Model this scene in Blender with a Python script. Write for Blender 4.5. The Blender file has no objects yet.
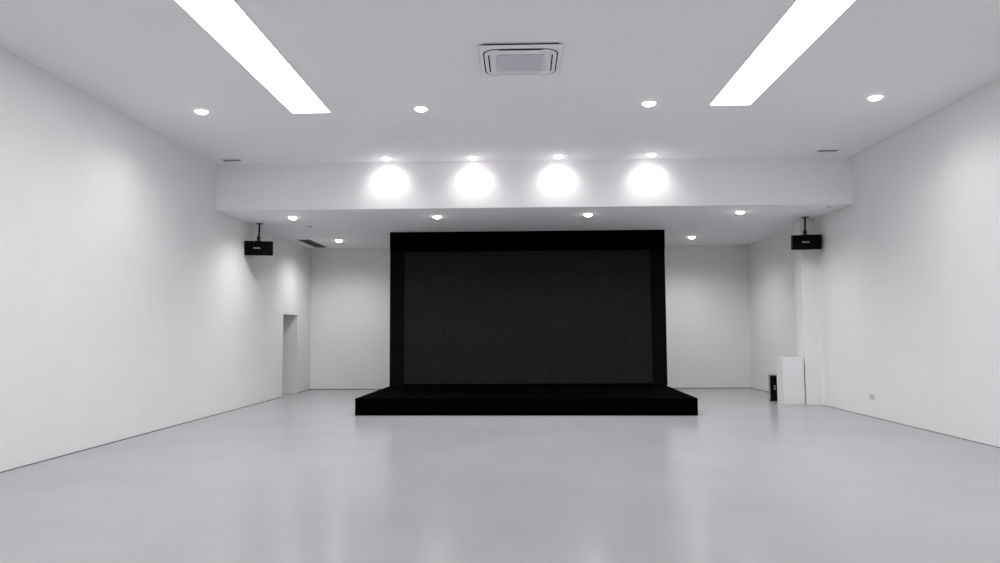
import bpy, bmesh, math, random
from mathutils import Matrix, Vector

S = bpy.context.scene
COL = S.collection
PI = math.pi

# ------------------------------------------------------------------ camera
EYE = 1.65
cam_data = bpy.data.cameras.new('camera')
cam_data.sensor_fit = 'HORIZONTAL'
cam_data.sensor_width = 36.0
cam_data.lens = 720.3 / 1000 * 36.0
cam_data.clip_start, cam_data.clip_end = 0.05, 100
cam = bpy.data.objects.new('camera', cam_data)
COL.objects.link(cam)
PITCH, YAW, ROLL = 0.0711, 0.0288, -0.0055
F = Vector((-math.sin(YAW) * math.cos(PITCH), math.cos(YAW) * math.cos(PITCH), math.sin(PITCH)))
R0 = Vector((math.cos(YAW), math.sin(YAW), 0))
U0 = R0.cross(F)
R = R0 * math.cos(ROLL) + U0 * math.sin(ROLL)
U = -R0 * math.sin(ROLL) + U0 * math.cos(ROLL)
m = Matrix((R, U, -F)).transposed().to_4x4()
m.translation = Vector((0, 0, EYE))
cam.matrix_world = m
S.camera = cam

# ------------------------------------------------------------------ world, exposure
w = bpy.data.worlds.new('world')
S.world = w
w.use_nodes = True
w.node_tree.nodes['Background'].inputs[0].default_value = (0.9, 0.9, 1.0, 1)
w.node_tree.nodes['Background'].inputs[1].default_value = 0.0
S.view_settings.view_transform = 'Standard'
S.view_settings.look = 'None'
S.view_settings.exposure = 0.47
S.view_settings.gamma = 1.0
S.view_settings.use_curve_mapping = False

STRIP_EMIT = 7.6        # the two long ceiling lights
LENS_EMIT = 9.0          # the glowing face of a downlight
DOWN_W = 72.0           # light thrown by a main-ceiling downlight
STAGE_W = 118.0          # light thrown by a downlight over the stage
WASH_W = 16.0            # light thrown by a spotlight onto the bulkhead
LAMP_COLOR = (1.0, 0.985, 0.985)

# ------------------------------------------------------------------ room dimensions (metres)
XL, XR = -6.29, 6.71
YB = 21.4                # back wall
YF = -3.5                # wall behind the camera
H = EYE + 3.507          # main ceiling
HL = EYE + 2.545         # lower ceiling over the stage
YS = 14.55               # face of the bulkhead

# ------------------------------------------------------------------ materials
def mat(name, color, rough=0.6, metal=0.0, spec=0.5, bump=0.0, bscale=200.0, var=0.0, vscale=3.0, coat=0.0):
    mt = bpy.data.materials.new(name)
    mt.use_nodes = True
    nt = mt.node_tree
    b = nt.nodes['Principled BSDF']
    b.inputs['Base Color'].default_value = (*color, 1)
    b.inputs['Roughness'].default_value = rough
    b.inputs['Metallic'].default_value = metal
    b.inputs['Specular IOR Level'].default_value = spec
    b.inputs['Coat Weight'].default_value = coat
    tc = nt.nodes.new('ShaderNodeTexCoord')
    if var > 0:
        n = nt.nodes.new('ShaderNodeTexNoise')
        n.inputs['Scale'].default_value = vscale
        n.inputs['Detail'].default_value = 5
        rmp = nt.nodes.new('ShaderNodeValToRGB')
        rmp.color_ramp.elements[0].position = 0.3
        rmp.color_ramp.elements[1].position = 0.7
        rmp.color_ramp.elements[0].color = (*[c * (1 - var) for c in color], 1)
        rmp.color_ramp.elements[1].color = (*[min(1, c * (1 + var)) for c in color], 1)
        nt.links.new(tc.outputs['Object'], n.inputs['Vector'])
        nt.links.new(n.outputs['Fac'], rmp.inputs['Fac'])
        nt.links.new(rmp.outputs['Color'], b.inputs['Base Color'])
    if bump > 0:
        n2 = nt.nodes.new('ShaderNodeTexNoise')
        n2.inputs['Scale'].default_value = bscale
        n2.inputs['Detail'].default_value = 3
        bp = nt.nodes.new('ShaderNodeBump')
        bp.inputs['Strength'].default_value = bump
        bp.inputs['Distance'].default_value = 0.002
        nt.links.new(tc.outputs['Object'], n2.inputs['Vector'])
        nt.links.new(n2.outputs['Fac'], bp.inputs['Height'])
        nt.links.new(bp.outputs['Normal'], b.inputs['Normal'])
    return mt

def emit(name, color, strength):
    mt = bpy.data.materials.new(name)
    mt.use_nodes = True
    nt = mt.node_tree
    nt.nodes.clear()
    e = nt.nodes.new('ShaderNodeEmission')
    e.inputs[0].default_value = (*color, 1)
    e.inputs[1].default_value = strength
    o = nt.nodes.new('ShaderNodeOutputMaterial')
    nt.links.new(e.outputs[0], o.inputs[0])
    return mt

M_WALL = mat('white_wall_paint', (0.845, 0.842, 0.849), 0.75, spec=0.25, bump=0.12, bscale=90, var=0.012, vscale=1.3)
M_CEIL = mat('white_ceiling_paint', (0.915, 0.905, 0.92), 0.9, spec=0.15, var=0.01, vscale=1.1)
M_FLOOR = mat('grey_epoxy_floor', (0.405, 0.405, 0.423), 0.21, spec=0.16, var=0.04, vscale=0.7)
M_JOINT_SHADOW = mat('joint_shadow_tone', (0.08, 0.08, 0.085), 0.9)  # shade along the foot of the walls, put in as colour
M_BLACK = mat('black_felt', (0.0006, 0.0006, 0.0009), 0.95, spec=0.01, bump=0.15, bscale=400)
M_SIDE = mat('black_side_cloth', (0.0035, 0.0033, 0.004), 0.9, spec=0.05)
M_SCREEN = mat('led_screen_face', (0.0132, 0.0115, 0.0130), 0.8, spec=0.12, var=0.3, vscale=22)
M_SEAM = mat('screen_seam', (0.006, 0.006, 0.007), 0.9, spec=0.05)
M_PLASTIC = mat('white_plastic', (0.92, 0.91, 0.925), 0.5)
M_TRIM = mat('white_lamp_trim', (0.85, 0.85, 0.86), 0.4)
M_GREYPL = mat('grey_grille_plastic', (0.70, 0.70, 0.735), 0.6)
M_DARK = mat('dark_interior', (0.012, 0.012, 0.014), 0.9, spec=0.1)
M_VENTGREY = mat('grey_vent_metal', (0.23, 0.23, 0.24), 0.55)
M_SPK = mat('black_speaker_shell', (0.003, 0.003, 0.0035), 0.5, spec=0.12, bump=0.1, bscale=500)
M_SPKMESH = mat('black_speaker_mesh', (0.002, 0.002, 0.0025), 0.8, spec=0.08, bump=0.3, bscale=900)
M_METALBK = mat('black_bracket_metal', (0.008, 0.008, 0.009), 0.4, spec=0.3)
M_SILVER = mat('silver_badge', (0.40, 0.40, 0.42), 0.4, metal=0.3)
M_GREYBOX = mat('grey_enamel', (0.30, 0.30, 0.31), 0.5)
M_WHITEBOX = mat('white_laminate', (0.83, 0.83, 0.84), 0.5, spec=0.3)
M_SOCKET = mat('off_white_socket', (0.62, 0.61, 0.63), 0.45)
M_STRIP = emit('strip_light_glow', LAMP_COLOR, STRIP_EMIT)
M_LENS = emit('downlight_glow', LAMP_COLOR, LENS_EMIT)
M_STAGE = emit('stage_downlight_glow', LAMP_COLOR, 28.0)
M_WASH = emit('spotlight_glow', LAMP_COLOR, 24.0)

# ------------------------------------------------------------------ mesh helpers
def add_box(bm, x0, x1, y0, y1, z0, z1, bev=0.0, mi=0, mtx=None, seg=2):
    vs = [bm.verts.new((x, y, z)) for x in (x0, x1) for y in (y0, y1) for z in (z0, z1)]
    a, b, c, d, e, f, g, h = vs
    fs = [bm.faces.new(q) for q in ((a, b, d, c), (e, g, h, f), (a, e, f, b), (c, d, h, g), (a, c, g, e), (b, f, h, d))]
    for q in fs:
        q.material_index = mi
    if bev > 0:
        es = list({e for q in fs for e in q.edges})
        r = bmesh.ops.bevel(bm, geom=es, offset=bev, segments=seg, affect='EDGES', profile=0.5)
        vs = list({v for q in r['faces'] for v in q.verts} | {v for q in fs if q.is_valid for v in q.verts})
        for q in r['faces']:
            q.material_index = mi
    if mtx is not None:
        bmesh.ops.transform(bm, matrix=mtx, verts=vs)
    return vs

def rrect(wd, dp, r, n=6):
    pts = []
    for cx, cy, a0 in ((wd / 2 - r, dp / 2 - r, 0), (-wd / 2 + r, dp / 2 - r, 90), (-wd / 2 + r, -dp / 2 + r, 180), (wd / 2 - r, -dp / 2 + r, 270)):
        for k in range(n + 1):
            a = math.radians(a0 + 90 * k / n)
            pts.append((cx + r * math.cos(a), cy + r * math.sin(a)))
    return pts

def circ(r, n=40):
    return [(r * math.cos(2 * PI * k / n), r * math.sin(2 * PI * k / n)) for k in range(n)]

def loft(bm, loops, mis=None, cap0=False, cap1=False, closed=False):
    """loops: list of lists of 3-D points, equally long; faces between consecutive loops."""
    rings = [[bm.verts.new(p) for p in lp] for lp in loops]
    n = len(rings[0])
    pairs = list(zip(rings[:-1], rings[1:]))
    if closed:
        pairs.append((rings[-1], rings[0]))
    for i, (a, b) in enumerate(pairs):
        for k in range(n):
            f = bm.faces.new((a[k], a[(k + 1) % n], b[(k + 1) % n], b[k]))
            if mis:
                f.material_index = mis[i]
    if cap0:
        f = bm.faces.new(rings[0][::-1])
        if mis: f.material_index = mis[0]
    if cap1:
        f = bm.faces.new(rings[-1])
        if mis: f.material_index = mis[-1]
    return rings

def ring(pts, z):
    return [(x, y, z) for x, y in pts]

def tube(bm, p0, p1, r0, r1=None, n=16):
    p0, p1 = Vector(p0), Vector(p1)
    r1 = r0 if r1 is None else r1
    d = (p1 - p0).normalized()
    a = d.orthogonal().normalized()
    b = d.cross(a)
    def rg(p, r):
        return [tuple(p + (a * math.cos(2 * PI * k / n) + b * math.sin(2 * PI * k / n)) * r) for k in range(n)]
    loft(bm, [rg(p0, r0), rg(p1, r1)], cap0=True, cap1=True)

def obj(name, bm, mats, parent=None, loc=None, rot=None, smooth=False):
    bmesh.ops.recalc_face_normals(bm, faces=bm.faces)
    me = bpy.data.meshes.new(name)
    bm.to_mesh(me)
    bm.free()
    for mm in (mats if isinstance(mats, (list, tuple)) else [mats]):
        me.materials.append(mm)
    if smooth:
        for p in me.polygons:
            p.use_smooth = True
        try:
            me.set_sharp_from_angle(angle=math.radians(35))
        except Exception:
            pass
    o = bpy.data.objects.new(name, me)
    COL.objects.link(o)
    if parent: o.parent = parent
    if loc: o.location = loc
    if rot: o.rotation_euler = rot
    return o

def struct(name, bm, mats, **k):
    o = obj(name, bm, mats, **k)
    o['kind'] = 'structure'
    return o

def thing(name, label, cat, loc=(0, 0, 0), rotz=0.0, group=None):
    o = bpy.data.objects.new(name, None)
    o.empty_display_size = 0.1
    COL.objects.link(o)
    o.location = loc
    o.rotation_euler = (0, 0, rotz)
    tag(o, label, cat, group)
    return o

def tag(o, label, cat, group=None):
    o['label'] = label
    o['category'] = cat
    if group: o['group'] = group

def dup(root, loc, label, rotz=None):
    r = root.copy()
    COL.objects.link(r)
    r.location = loc
    if rotz is not None: r.rotation_euler = (0, 0, rotz)
    r['label'] = label
    for ch in list(root.children):
        c = ch.copy()
        COL.objects.link(c)
        c.parent = r
        for g in list(ch.children):
            d = g.copy()
            COL.objects.link(d)
            d.parent = c
    return r

# ------------------------------------------------------------------ the room
T = 0.45                                    # wall thickness
bm = bmesh.new(); add_box(bm, XL - 1.6, XR + T, YF - T, YB + T, -0.2, 0.0); struct('floor', bm, M_FLOOR)
bm = bmesh.new(); add_box(bm, XL - T, XR + T, YF - T, YS, H, H + 0.25); struct('ceiling', bm, M_CEIL)
# the dropped ceiling over the stage with its bulkhead face
bm = bmesh.new(); add_box(bm, XL, XR, YS, YB, HL, H + 0.25, bev=0.006); struct('bulkhead', bm, M_CEIL)
bm = bmesh.new(); add_box(bm, XL - T, XR + T, YB, YB + T, 0, H + 0.25); struct('wall_back', bm, M_WALL)
bm = bmesh.new(); add_box(bm, XL - T, XR + T, YF - T, YF, 0, H + 0.25); struct('wall_front', bm, M_WALL)
bm = bmesh.new(); add_box(bm, XR, XR + T, YF, YB, 0, H + 0.25); struct('wall_right', bm, M_WALL)
# left wall with the doorway near its far end
DY0, DY1, DZ = 18.92, 20.12, 2.175
bm = bmesh.new()
add_box(bm, XL - T, XL, YF, DY0, 0, H + 0.25)
add_box(bm, XL - T, XL, DY1, YB, 0, H + 0.25)
add_box(bm, XL - T, XL, DY0, DY1, DZ, H + 0.25)
struct('wall_left', bm, M_WALL)
# short passage behind the doorway
bm = bmesh.new()
add_box(bm, XL - 1.5, XL - T, DY0 - 0.1, DY0, 0, DZ + 0.1)
add_box(bm, XL - 1.5, XL - T, DY1, DY1 + 0.1, 0, DZ + 0.1)
add_box(bm, XL - 1.5, XL - T, DY0, DY1, DZ, DZ + 0.1)
add_box(bm, XL - 1.6, XL - 1.5, DY0 - 0.1, DY1 + 0.1, 0, DZ + 0.1)
struct('wall_passage', bm, M_WALL)
# column against the right wall under the dropped ceiling
PX, PY0, PY1 = 6.385, 16.5, 16.93
bm = bmesh.new(); add_box(bm, PX, XR, PY0, PY1, 0, HL, bev=0.004); struct('pillar', bm, M_WALL)
# thin dark strips standing in for the shadow line where walls meet floor
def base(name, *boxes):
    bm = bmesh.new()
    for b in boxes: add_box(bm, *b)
    struct(name, bm, M_JOINT_SHADOW)
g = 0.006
base('shadow_line_left', (XL, XL + g, YF, DY0, 0, 0.009), (XL, XL + g, DY1, YB, 0, 0.009))
base('shadow_line_right', (XR - g, XR, YF, PY0, 0, 0.007), (XR - g, XR, PY1, YB, 0, 0.010))
base('shadow_line_back', (XL, XR, YB - g, YB, 0, 0.014))

# ------------------------------------------------------------------ long ceiling lights
def strip(x0, x1, y0, y1, label):
    cx, cy = (x0 + x1) / 2, (y0 + y1) / 2
    t = thing('linear_ceiling_light', label, 'ceiling light', (cx, cy, H), 0, 'long white ceiling lights')
    hw, hl = (x1 - x0) / 2, (y1 - y0) / 2
    bm = bmesh.new()
    e = 0.008
    def rc(a, b, z): return [(a, b, z), (-a, b, z), (-a, -b, z), (a, -b, z)]
    loft(bm, [rc(hw + e, hl + e, 0), rc(hw + e, hl + e, -0.006), rc(hw, hl, -0.006), rc(hw, hl, 0)], closed=True)
    obj('frame', bm, M_TRIM, t)
    bm = bmesh.new()
    add_box(bm, -hw, hw, -hl, hl, -0.004, -0.0005)
    obj('diffuser', bm, M_STRIP, t)
strip(-3.605, -3.0, -2.2, 11.13, 'long white glowing ceiling light on the left, running towards the stage')
strip(2.955, 3.57, -2.2, 11.04, 'long white glowing ceiling light on the right, running towards the stage')

# ------------------------------------------------------------------ downlights
def lamp_proto(name, label, cat, group, loc, r, dome=0.045, m_lens=None):
    t = thing(name, label, cat, loc, 0, group)
    bm = bmesh.new()
    n = 40
    ro, ri = r + 0.028, r
    loft(bm, [ring(circ(ro, n), 0), ring(circ(ro, n), -0.006), ring(circ(ro - 0.006, n), -0.011), ring(circ(ri, n), -0.009), ring(circ(ri, n), 0)], closed=True)
    obj('trim_ring', bm, M_TRIM, t, smooth=True)
    bm = bmesh.new()
    loft(bm, [ring(circ(r, n), -0.001)] + [ring(circ(r * math.cos(a), n), -0.006 - dome * math.sin(a)) for a in (0, 0.3, 0.6, 0.9, 1.2, 1.45)], cap0=True, cap1=True)
    obj('lens', bm, m_lens or M_LENS, t, smooth=True)
    return t

def lamp_light(t, watts, deg, blend, aim=(0, 0, -1), z=-0.075, size=0.03):
    ld = bpy.data.lights.new('lamp_beam', 'SPOT')
    ld.energy = watts
    ld.spot_size = math.radians(deg)
    ld.spot_blend = blend
    ld.shadow_soft_size = size
    ld.color = LAMP_COLOR
    o = bpy.data.objects.new('lamp_beam', ld)
    COL.objects.link(o)
    o.parent = t
    o.location = (0, 0, z)
    o.rotation_euler = Vector(aim).to_track_quat('-Z', 'Y').to_euler()
    return o

MAIN = [(-5.0, 10.97, 'round downlight near the left wall, left of the left long light'),
        (-1.54, 11.0, 'round downlight left of the square air conditioner, beside the end of the left long light'),
        (1.99, 10.9, 'round downlight between the square air conditioner and the right long light'),
        (5.35, 10.77, 'round downlight near the right wall, right of the right long light')]
first = None
for x, y, lb in MAIN:
    if first is None:
        first = lamp_proto('downlight', lb, 'ceiling light', 'downlights in the main ceiling', (x, y, H), 0.095)
        t = first
    else:
        t = dup(first, (x, y, H), lb)
    t_main = t
    MAIN[MAIN.index((x, y, lb))] = t
for t, k in zip(MAIN, (0.75, 2.6, 2.6, 0.75)):   # the inner pair burns brighter
    lamp_light(t, DOWN_W * k, 150, 1.0)

STAGE = [(-4.97, 15.48, 'downlight in the low stage ceiling beside the left hanging speaker'),
         (-1.81, 15.55, 'downlight in the low stage ceiling, left of centre in front of the black screen'),
         (1.47, 15.48, 'downlight in the low stage ceiling, right of centre in front of the black screen'),
         (4.69, 15.36, 'downlight in the low stage ceiling beside the right hanging speaker'),
         (-4.96, 19.43, 'small far downlight left of the black screen, close to the back wall'),
         (4.61, 19.38, 'small far downlight right of the black screen, close to the back wall')]
first = None
roots = []
for x, y, lb in STAGE:
    if first is None:
        first = t = lamp_proto('downlight', lb, 'ceiling light', 'downlights in the lower stage ceiling', (x, y, HL), 0.085, 0.045, M_STAGE)
    else:
        t = dup(first, (x, y, HL), lb)
    roots.append(t)
for t, k in zip(roots, (0.95, 1.6, 1.6, 1.1, 1.1, 1.25)):
    lamp_light(t, STAGE_W * k, 156, 1.0)

WASH = [(-2.68, 14.17, 'leftmost of the four spotlights lighting the white bulkhead above the stage'),
        (-0.94, 14.17, 'second spotlight from the left above the white bulkhead'),
        (0.77, 14.15, 'third spotlight from the left above the white bulkhead'),
        (2.61, 14.12, 'rightmost of the four spotlights lighting the white bulkhead above the stage')]
first = None
roots = []
for x, y, lb in WASH:
    if first is None:
        first = t = lamp_proto('spotlight', lb, 'ceiling light', 'spotlights washing the bulkhead', (x, y, H), 0.075, 0.045, M_WASH)
    else:
        t = dup(first, (x, y, H), lb)
    roots.append(t)
for t in roots:
    lamp_light(t, WASH_W, 122, 1.0, aim=(0, 0.54, -0.84), z=-0.075, size=0.03)

# ------------------------------------------------------------------ stage platform and LED screen
BX0, BX1 = -3.37, 3.485          # platform sides
BY0, BT = 14.59, 0.338          # front edge and height of the platform
TX0, TX1 = -3.285, 3.595        # screen housing
TY0, TY1 = 17.93, 18.9
t = thing('stage_platform', 'long low black platform in front of the black screen', 'platform', ((BX0 + BX1) / 2 + 0.045, (BY0 + TY1) / 2, 0), math.radians(-1.2))
hx, hy = (BX1 - BX0) / 2, (TY1 + 0.12 - BY0) / 2
bm = bmesh.new(); add_box(bm, -hx, hx, -hy, hy, BT - 0.03, BT, bev=0.004); obj('top_deck', bm, M_BLACK, t)
bm = bmesh.new(); add_box(bm, -hx + 0.006, hx - 0.006, -hy + 0.006, -hy + 0.03, 0, BT - 0.03); obj('front_fascia', bm, M_BLACK, t)
for s in (-1, 1):
    bm = bmesh.new()
    xa = s * (hx - 0.006); xb = s * (hx - 0.03)
    add_box(bm, min(xa, xb), max(xa, xb), -hy + 0.03, hy, 0, BT - 0.03)
    obj('side_fascia', bm, M_BLACK, t)

t = thing('led_screen', 'huge dark screen wall in a black surround on the platform', 'screen', ((TX0 + TX1) / 2, TY0, BT))
hx = (TX1 - TX0) / 2
TH = HL - BT - 0.004            # height of the housing above the deck
HD = 0.475                       # header height
SW = 0.325                       # side width
bm = bmesh.new(); add_box(bm, -hx, hx, 0, TY1 - TY0, TH - HD, TH, bev=0.004); obj('header', bm, M_BLACK, t)
for s in (-1, 1):
    bm = bmesh.new()
    xo, xi, xb = s * hx, s * (hx - SW), s * (hx - SW + 0.0)
    pts = [(xo, 0.05), (xi, 0.16), (xi, TY1 - TY0 - 0.05), (xo, TY1 - TY0)]
    if s < 0: pts = pts[::-1]
    loft(bm, [ring(pts, 0), ring(pts, TH - HD)], cap0=True, cap1=True)
    obj('side_panel', bm, M_SIDE, t)
bm = bmesh.new(); add_box(bm, -hx + SW, hx - SW, TY1 - TY0 - 0.12, TY1 - TY0 - 0.06, 0, TH - HD); obj('rear_panel', bm, M_BLACK, t)
# the screen face: a grid of display modules
SX, SZ = hx - SW, TH - HD
bm = bmesh.new()
nx, nz = 12, 6
gp = 0.0006
for i in range(nx):
    for k in range(nz):
        add_box(bm, -SX + 2 * SX * i / nx + gp, -SX + 2 * SX * (i + 1) / nx - gp, 0.20, 0.23,
                0.04 + (SZ - 0.04) * k / nz + gp, 0.04 + (SZ - 0.04) * (k + 1) / nz - gp)
obj('display', bm, M_SCREEN, t)
bm = bmesh.new(); add_box(bm, -SX, SX, 0.23, 0.26, 0, SZ); obj('display_backing', bm, M_SEAM, t)
bm = bmesh.new(); add_box(bm, -SX, SX, 0.17, 0.23, 0, 0.04, bev=0.004); obj('sill', bm, M_BLACK, t)

# ------------------------------------------------------------------ ceiling cassette air conditioner
t = thing('air_conditioner', 'square white air conditioner set in the ceiling between the long lights', 'air conditioner', (0.018, 9.03, H))
PW, PD = 1.02, 1.04
bm = bmesh.new()
loft(bm, [ring(rrect(0.94, 0.98, 0.02), 0), ring(rrect(0.94, 0.98, 0.02), -0.03)], cap1=True, cap0=True)
obj('housing', bm, M_DARK, t)
bm = bmesh.new()
# panel: rounded edge, flat border, a dark groove with rounded corners, then the inner field
zz = -0.05
loft(bm, [ring(rrect(PW, PD, 0.03), -0.026), ring(rrect(PW, PD, 0.03), zz + 0.006), ring(rrect(PW - 0.016, PD - 0.016, 0.026), zz),
          ring(rrect(PW - 0.085, PD - 0.13, 0.16), zz), ring(rrect(PW - 0.085, PD - 0.13, 0.16), zz + 0.02),
          ring(rrect(PW - 0.118, PD - 0.165, 0.145), zz + 0.02), ring(rrect(PW - 0.118, PD - 0.165, 0.145), zz - 0.004),
          ring(rrect(0.64, 0.60, 0.05), zz - 0.008), ring(rrect(0.64, 0.60, 0.05), zz + 0.012)],
     mis=[0, 0, 0, 1, 1, 1, 0, 0], cap0=True, cap1=True)
obj('panel', bm, [M_PLASTIC, M_DARK], t, smooth=True)
# air outlet slots with their flaps
for s in (-1, 1):
    bm = bmesh.new()
    x = s * 0.405
    add_box(bm, min(x, x - s * 0.016), max(x, x - s * 0.016), -0.28, 0.28, zz - 0.0105, zz - 0.003); obj('outlet_slot', bm, M_DARK, t)
    bm = bmesh.new()
    add_box(bm, -0.024, 0.024, -0.27, 0.27, -0.004, 0.004, bev=0.002)
    obj('flap', bm, M_PLASTIC, t, loc=(x - s * 0.046, 0, zz - 0.013), rot=(0, s * 0.12, 0))
bm = bmesh.new(); add_box(bm, -0.27, 0.27, -0.462, -0.430, zz - 0.007, zz - 0.002); obj('outlet_slot', bm, M_DARK, t)
bm = bmesh.new(); add_box(bm, -0.27, 0.27, -0.024, 0.024, -0.004, 0.004, bev=0.002); obj('flap', bm, M_PLASTIC, t, loc=(0, -0.395, zz - 0.013), rot=(-0.15, 0, 0))
bm = bmesh.new(); add_box(bm, -0.27, 0.27, -0.03, 0.03, -0.004, 0.004, bev=0.002); obj('flap', bm, M_PLASTIC, t, loc=(0, 0.40, zz - 0.013), rot=(0.1, 0, 0))
bm = bmesh.new()
loft(bm, [ring(rrect(0.58, 0.54, 0.04), zz + 0.01), ring(rrect(0.58, 0.54, 0.04), zz - 0.011), ring(rrect(0.57, 0.53, 0.036), zz - 0.013)], cap0=True, cap1=True)
for k in range(20):
    y = -0.24 + 0.48 * k / 19
    add_box(bm, -0.265, 0.265, y - 0.004, y + 0.004, zz - 0.016, zz - 0.012)
o = obj('intake_grille', bm, M_GREYPL, t)
o['label'] = 'grey slatted intake grille'

# ------------------------------------------------------------------ ceiling vents
def vent(label, loc, wd, dp, nsl, along_x, mats_frame, dark=True, fw=0.025):
    t = thing('ceiling_vent', label, 'vent', loc, 0, None)
    bm = bmesh.new()
    def rc(a, b, z): return [(a, b, z), (-a, b, z), (-a, -b, z), (a, -b, z)]
    loft(bm, [rc(wd / 2, dp / 2, 0), rc(wd / 2, dp / 2, -0.008), rc(wd / 2 - fw, dp / 2 - fw, -0.014), rc(wd / 2 - fw, dp / 2 - fw, 0)], closed=True)
    obj('frame', bm, mats_frame, t)
    bm = bmesh.new(); add_box(bm, -wd / 2 + fw, wd / 2 - fw, -dp / 2 + fw, dp / 2 - fw, -0.003, -0.0005); obj('backing', bm, M_DARK if along_x else M_VENTGREY, t)
    L = (wd if along_x else dp) / 2 - fw
    sp = ((dp if along_x else wd) - 2 * fw)
    for k in range(nsl):
        c = -sp / 2 + sp * (k + 0.5) / nsl
        bm = bmesh.new()
        add_box(bm, -L, L, -0.011, 0.011, -0.001, 0.001, mtx=Matrix.Rotation(math.radians(35), 4, 'X'))
        if along_x: obj('slat', bm, mats_frame, t, loc=(0, c, -0.010))
        else: obj('slat', bm, mats_frame, t, loc=(c, 0, -0.010), rot=(0, 0, PI / 2))
    return t
vent('small white ceiling vent with a dark slot, left end above the white bulkhead', (-5.80, 14.15, H), 0.42, 0.2, 2, True, M_PLASTIC)
vent('small white ceiling vent with a dark slot, right end above the white bulkhead', (6.0, 13.98, H), 0.42, 0.2, 2, True, M_PLASTIC)
vent('long dark grey vent in the low stage ceiling along the left wall', (-5.86, 20.05, HL), 0.34, 1.75, 7, False, M_VENTGREY)

# ------------------------------------------------------------------ smoke detectors
def detector(label, loc):
    t = thing('smoke_detector', label, 'smoke detector', loc, 0, 'smoke detectors under the stage ceiling')
    bm = bmesh.new(); loft(bm, [ring(circ(0.06), 0), ring(circ(0.06), -0.012)], cap0=True, cap1=True); obj('base', bm, M_GREYBOX, t, smooth=True)
    bm = bmesh.new(); loft(bm, [ring(circ(0.052), -0.012), ring(circ(0.05), -0.028), ring(circ(0.036), -0.038), ring(circ(0.012), -0.041)], cap0=True, cap1=True); obj('cover', bm, M_PLASTIC, t, smooth=True)
    return t
d0 = detector('small round smoke detector on the low ceiling, in the corner by the right wall', (6.36, 14.86, HL))
dup(d0, (-5.02, 16.85, HL), 'small round smoke detector on the low ceiling behind the left front downlight')

# ------------------------------------------------------------------ hanging speakers
def hanging_speaker(label, loc, yaw, drop):
    """loc: point on the ceiling where the pole is fixed; drop: from ceiling to the top of the cabinet"""
    t = thing('hanging_speaker', label, 'speaker', loc, yaw, 'black speakers hung from the stage ceiling')
    w2, h, d = 0.305, 0.325, 0.30
    zt = -drop
    tilt = Matrix.Translation((0, 0, zt)) @ Matrix.Rotation(math.radians(8), 4, 'X')
    bm = bmesh.new()
    # cabinet: trapezoid in plan, narrower at the back
    def plan(k):
        return [(w2 * k, -d / 2 + 0.02), (w2 * k, d * 0.1), (w2 * 0.72 * k, d / 2), (-w2 * 0.72 * k, d / 2), (-w2 * k, d * 0.1), (-w2 * k, -d / 2 + 0.02)]
    loft(bm, [ring(plan(0.985), -h), ring(plan(1), -h + 0.012), ring(plan(1), -0.012), ring(plan(0.985), 0)], cap0=True, cap1=True)
    bmesh.ops.transform(bm, matrix=tilt, verts=bm.verts)
    cab = obj('cabinet', bm, M_SPK, t)
    bm = bmesh.new()
    n = 14
    lo = []
    for k in range(n + 1):
        u = -1 + 2 * k / n
        lo.append((u * (w2 - 0.012), -d / 2 - 0.035 * (1 - u * u) ** 0.8))
    front = lo + [(w2 - 0.012, -d / 2 + 0.022), (-w2 + 0.012, -d / 2 + 0.022)]
    loft(bm, [ring(front, -h + 0.012), ring(front, -0.012)], cap0=True, cap1=True)
    bmesh.ops.transform(bm, matrix=tilt, verts=bm.verts)
    gr = obj('front_grille', bm, M_SPKMESH, t)
    bm = bmesh.new()
    sx = -0.035
    for k, wd in enumerate((0.03, 0.022, 0.026, 0.022, 0.024)):
        add_box(bm, sx - 0.075 + k * 0.03, sx - 0.075 + k * 0.03 + wd, -d / 2 - 0.041, -d / 2 - 0.028, -h * 0.5 - 0.002, -h * 0.5 + 0.022, bev=0.003)
    add_box(bm, sx - 0.08, sx + 0.08, -d / 2 - 0.038, -d / 2 - 0.028, -h * 0.5 - 0.006, -h * 0.5 - 0.001)
    bmesh.ops.transform(bm, matrix=tilt, verts=bm.verts)
    b = obj('badge', bm, M_SILVER, gr)
    b['label'] = 'small silver badge'
    bm = bmesh.new(); add_box(bm, -0.075, 0.075, -0.05, 0.05, -0.012, 0, bev=0.003); obj('ceiling_plate', bm, M_METALBK, t)
    bm = bmesh.new(); tube(bm, (0.0, 0, -0.01), (-0.012, 0, -drop + 0.11), 0.021); obj('pole', bm, M_METALBK, t, smooth=True)
    bm = bmesh.new()
    add_box(bm, -0.045, 0.015, -0.03, 0.03, -drop - 0.006, -drop + 0.12, bev=0.008)
    tube(bm, (-0.06, 0, -drop + 0.06), (0.03, 0, -drop + 0.06), 0.018)
    obj('swivel_bracket', bm, M_METALBK, t)
    bm = bmesh.new()
    add_box(bm, -0.09, 0.06, -0.05, 0.05, -drop - 0.008, -drop + 0.004, bev=0.002)
    obj('mounting_plate', bm, M_METALBK, t)
    return t
hanging_speaker('black loudspeaker hung on a pole by the left wall, beside the stage', (-6.005, 16.3, HL), math.radians(14), 0.41)
hanging_speaker('black loudspeaker hung on a pole in front of the right wall column', (6.36, 16.14, HL), math.radians(-9), 0.405)

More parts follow.
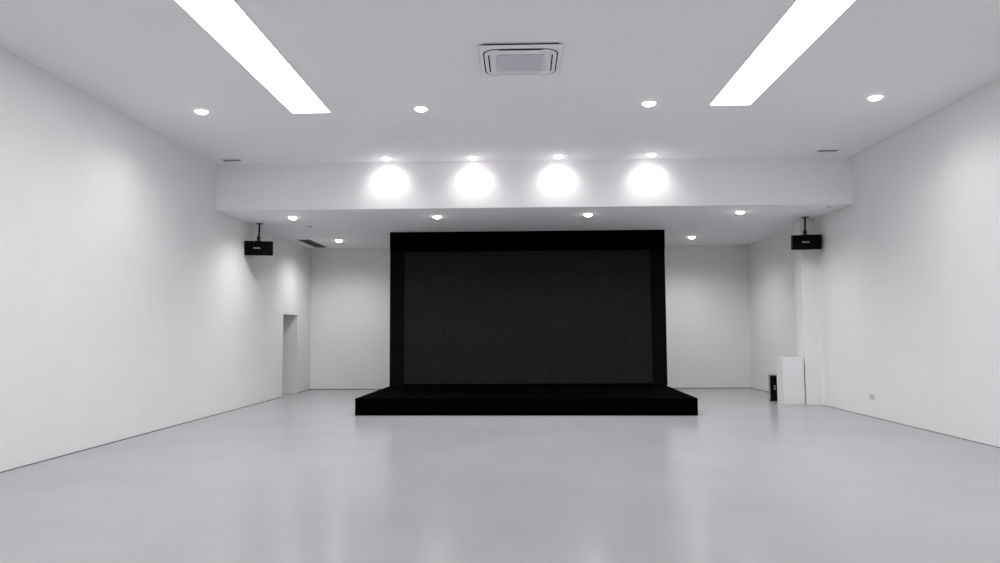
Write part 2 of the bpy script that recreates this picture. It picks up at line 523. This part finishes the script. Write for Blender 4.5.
# ------------------------------------------------------------------ white box and small floor speaker by the column
t = thing('white_cabinet', 'plain white waist-high box standing beside the right wall column', 'cabinet', (6.105, 16.5, 0))
bm = bmesh.new(); add_box(bm, -0.208, 0.245, 0.018, 0.44, 0.0, 1.035, bev=0.003); obj('body', bm, M_WHITEBOX, t)
bm = bmesh.new(); add_box(bm, -0.212, 0.25, 0.0, 0.016, 0.004, 1.035, bev=0.003); obj('front_panel', bm, M_WHITEBOX, t)
bm = bmesh.new(); add_box(bm, -0.212, 0.25, 0.0, 0.445, 1.036, 1.054, bev=0.003); obj('top_panel', bm, M_WHITEBOX, t)

t = thing('floor_speaker', 'slim black speaker standing on the floor behind the white box', 'speaker', (5.985, 17.40, 0), math.radians(-10))
bm = bmesh.new(); add_box(bm, -0.099, 0.099, -0.10, 0.13, 0.012, 0.625, bev=0.006); obj('cabinet', bm, M_GREYBOX, t)
bm = bmesh.new(); add_box(bm, -0.098, 0.098, -0.112, -0.098, 0.015, 0.602, bev=0.004); fr = obj('front_grille', bm, M_SPKMESH, t)
for z in (0.30, 0.355):
    bm = bmesh.new()
    n = 20
    def rg(r, y): return [(r * math.cos(2 * PI * k / n), y, z + r * math.sin(2 * PI * k / n)) for k in range(n)]
    loft(bm, [rg(0.024, -0.110), rg(0.024, -0.116), rg(0.014, -0.119)], cap0=True, cap1=True)
    o = obj('tweeter', bm, M_VENTGREY, fr, smooth=True)
    o['label'] = 'small grey round tweeter'
for sx in (-1, 1):
    for sy in (-1, 1):
        bm = bmesh.new(); tube(bm, (sx * 0.075, 0.015 + sy * 0.09, 0), (sx * 0.075, 0.015 + sy * 0.09, 0.013), 0.012); obj('foot', bm, M_DARK, t)

# ------------------------------------------------------------------ wall sockets
def socket(label, loc, rotz, hw, m_plate):
    t = thing('wall_socket', label, 'socket', loc, rotz, 'sockets low on the side walls')
    bm = bmesh.new(); add_box(bm, -hw, hw, -0.014, 0, -0.052, 0.052, bev=0.004); obj('cover_plate', bm, m_plate, t)
    for c in ((0,) if hw < 0.06 else (-0.045, 0.045)):
        bm = bmesh.new()
        add_box(bm, c - 0.030, c + 0.030, -0.0155, -0.013, -0.034, 0.034, bev=0.001)
        ins = obj('insert', bm, m_plate, t)
        bm = bmesh.new()
        add_box(bm, c - 0.015, c - 0.009, -0.0165, -0.015, 0.008, 0.022)
        add_box(bm, c + 0.009, c + 0.015, -0.0165, -0.015, 0.008, 0.022)
        for sx, an in ((-0.011, 0.5), (0.011, -0.5), (0, 0)):
            add_box(bm, -0.003, 0.003, -0.0165, -0.015, -0.008, 0.008, mtx=Matrix.Translation((c + sx, 0, -0.016 if sx else -0.004)) @ Matrix.Rotation(an, 4, 'Y'))
        obj('pin_holes', bm, M_GREYBOX, ins)
    return t
socket('pale grey double wall socket low on the right wall, in front of the column', (XR, 14.12, 0.39), -PI * 0.5, 0.092, M_SOCKET)
s0 = socket('white wall socket low on the left wall, nearer the camera', (XL, 11.92, 0.395), PI * 0.5, 0.043, M_PLASTIC)
dup(s0, (XL, 16.95, 0.39), 'white wall socket low on the left wall, closest to the doorway', rotz=PI * 0.5)
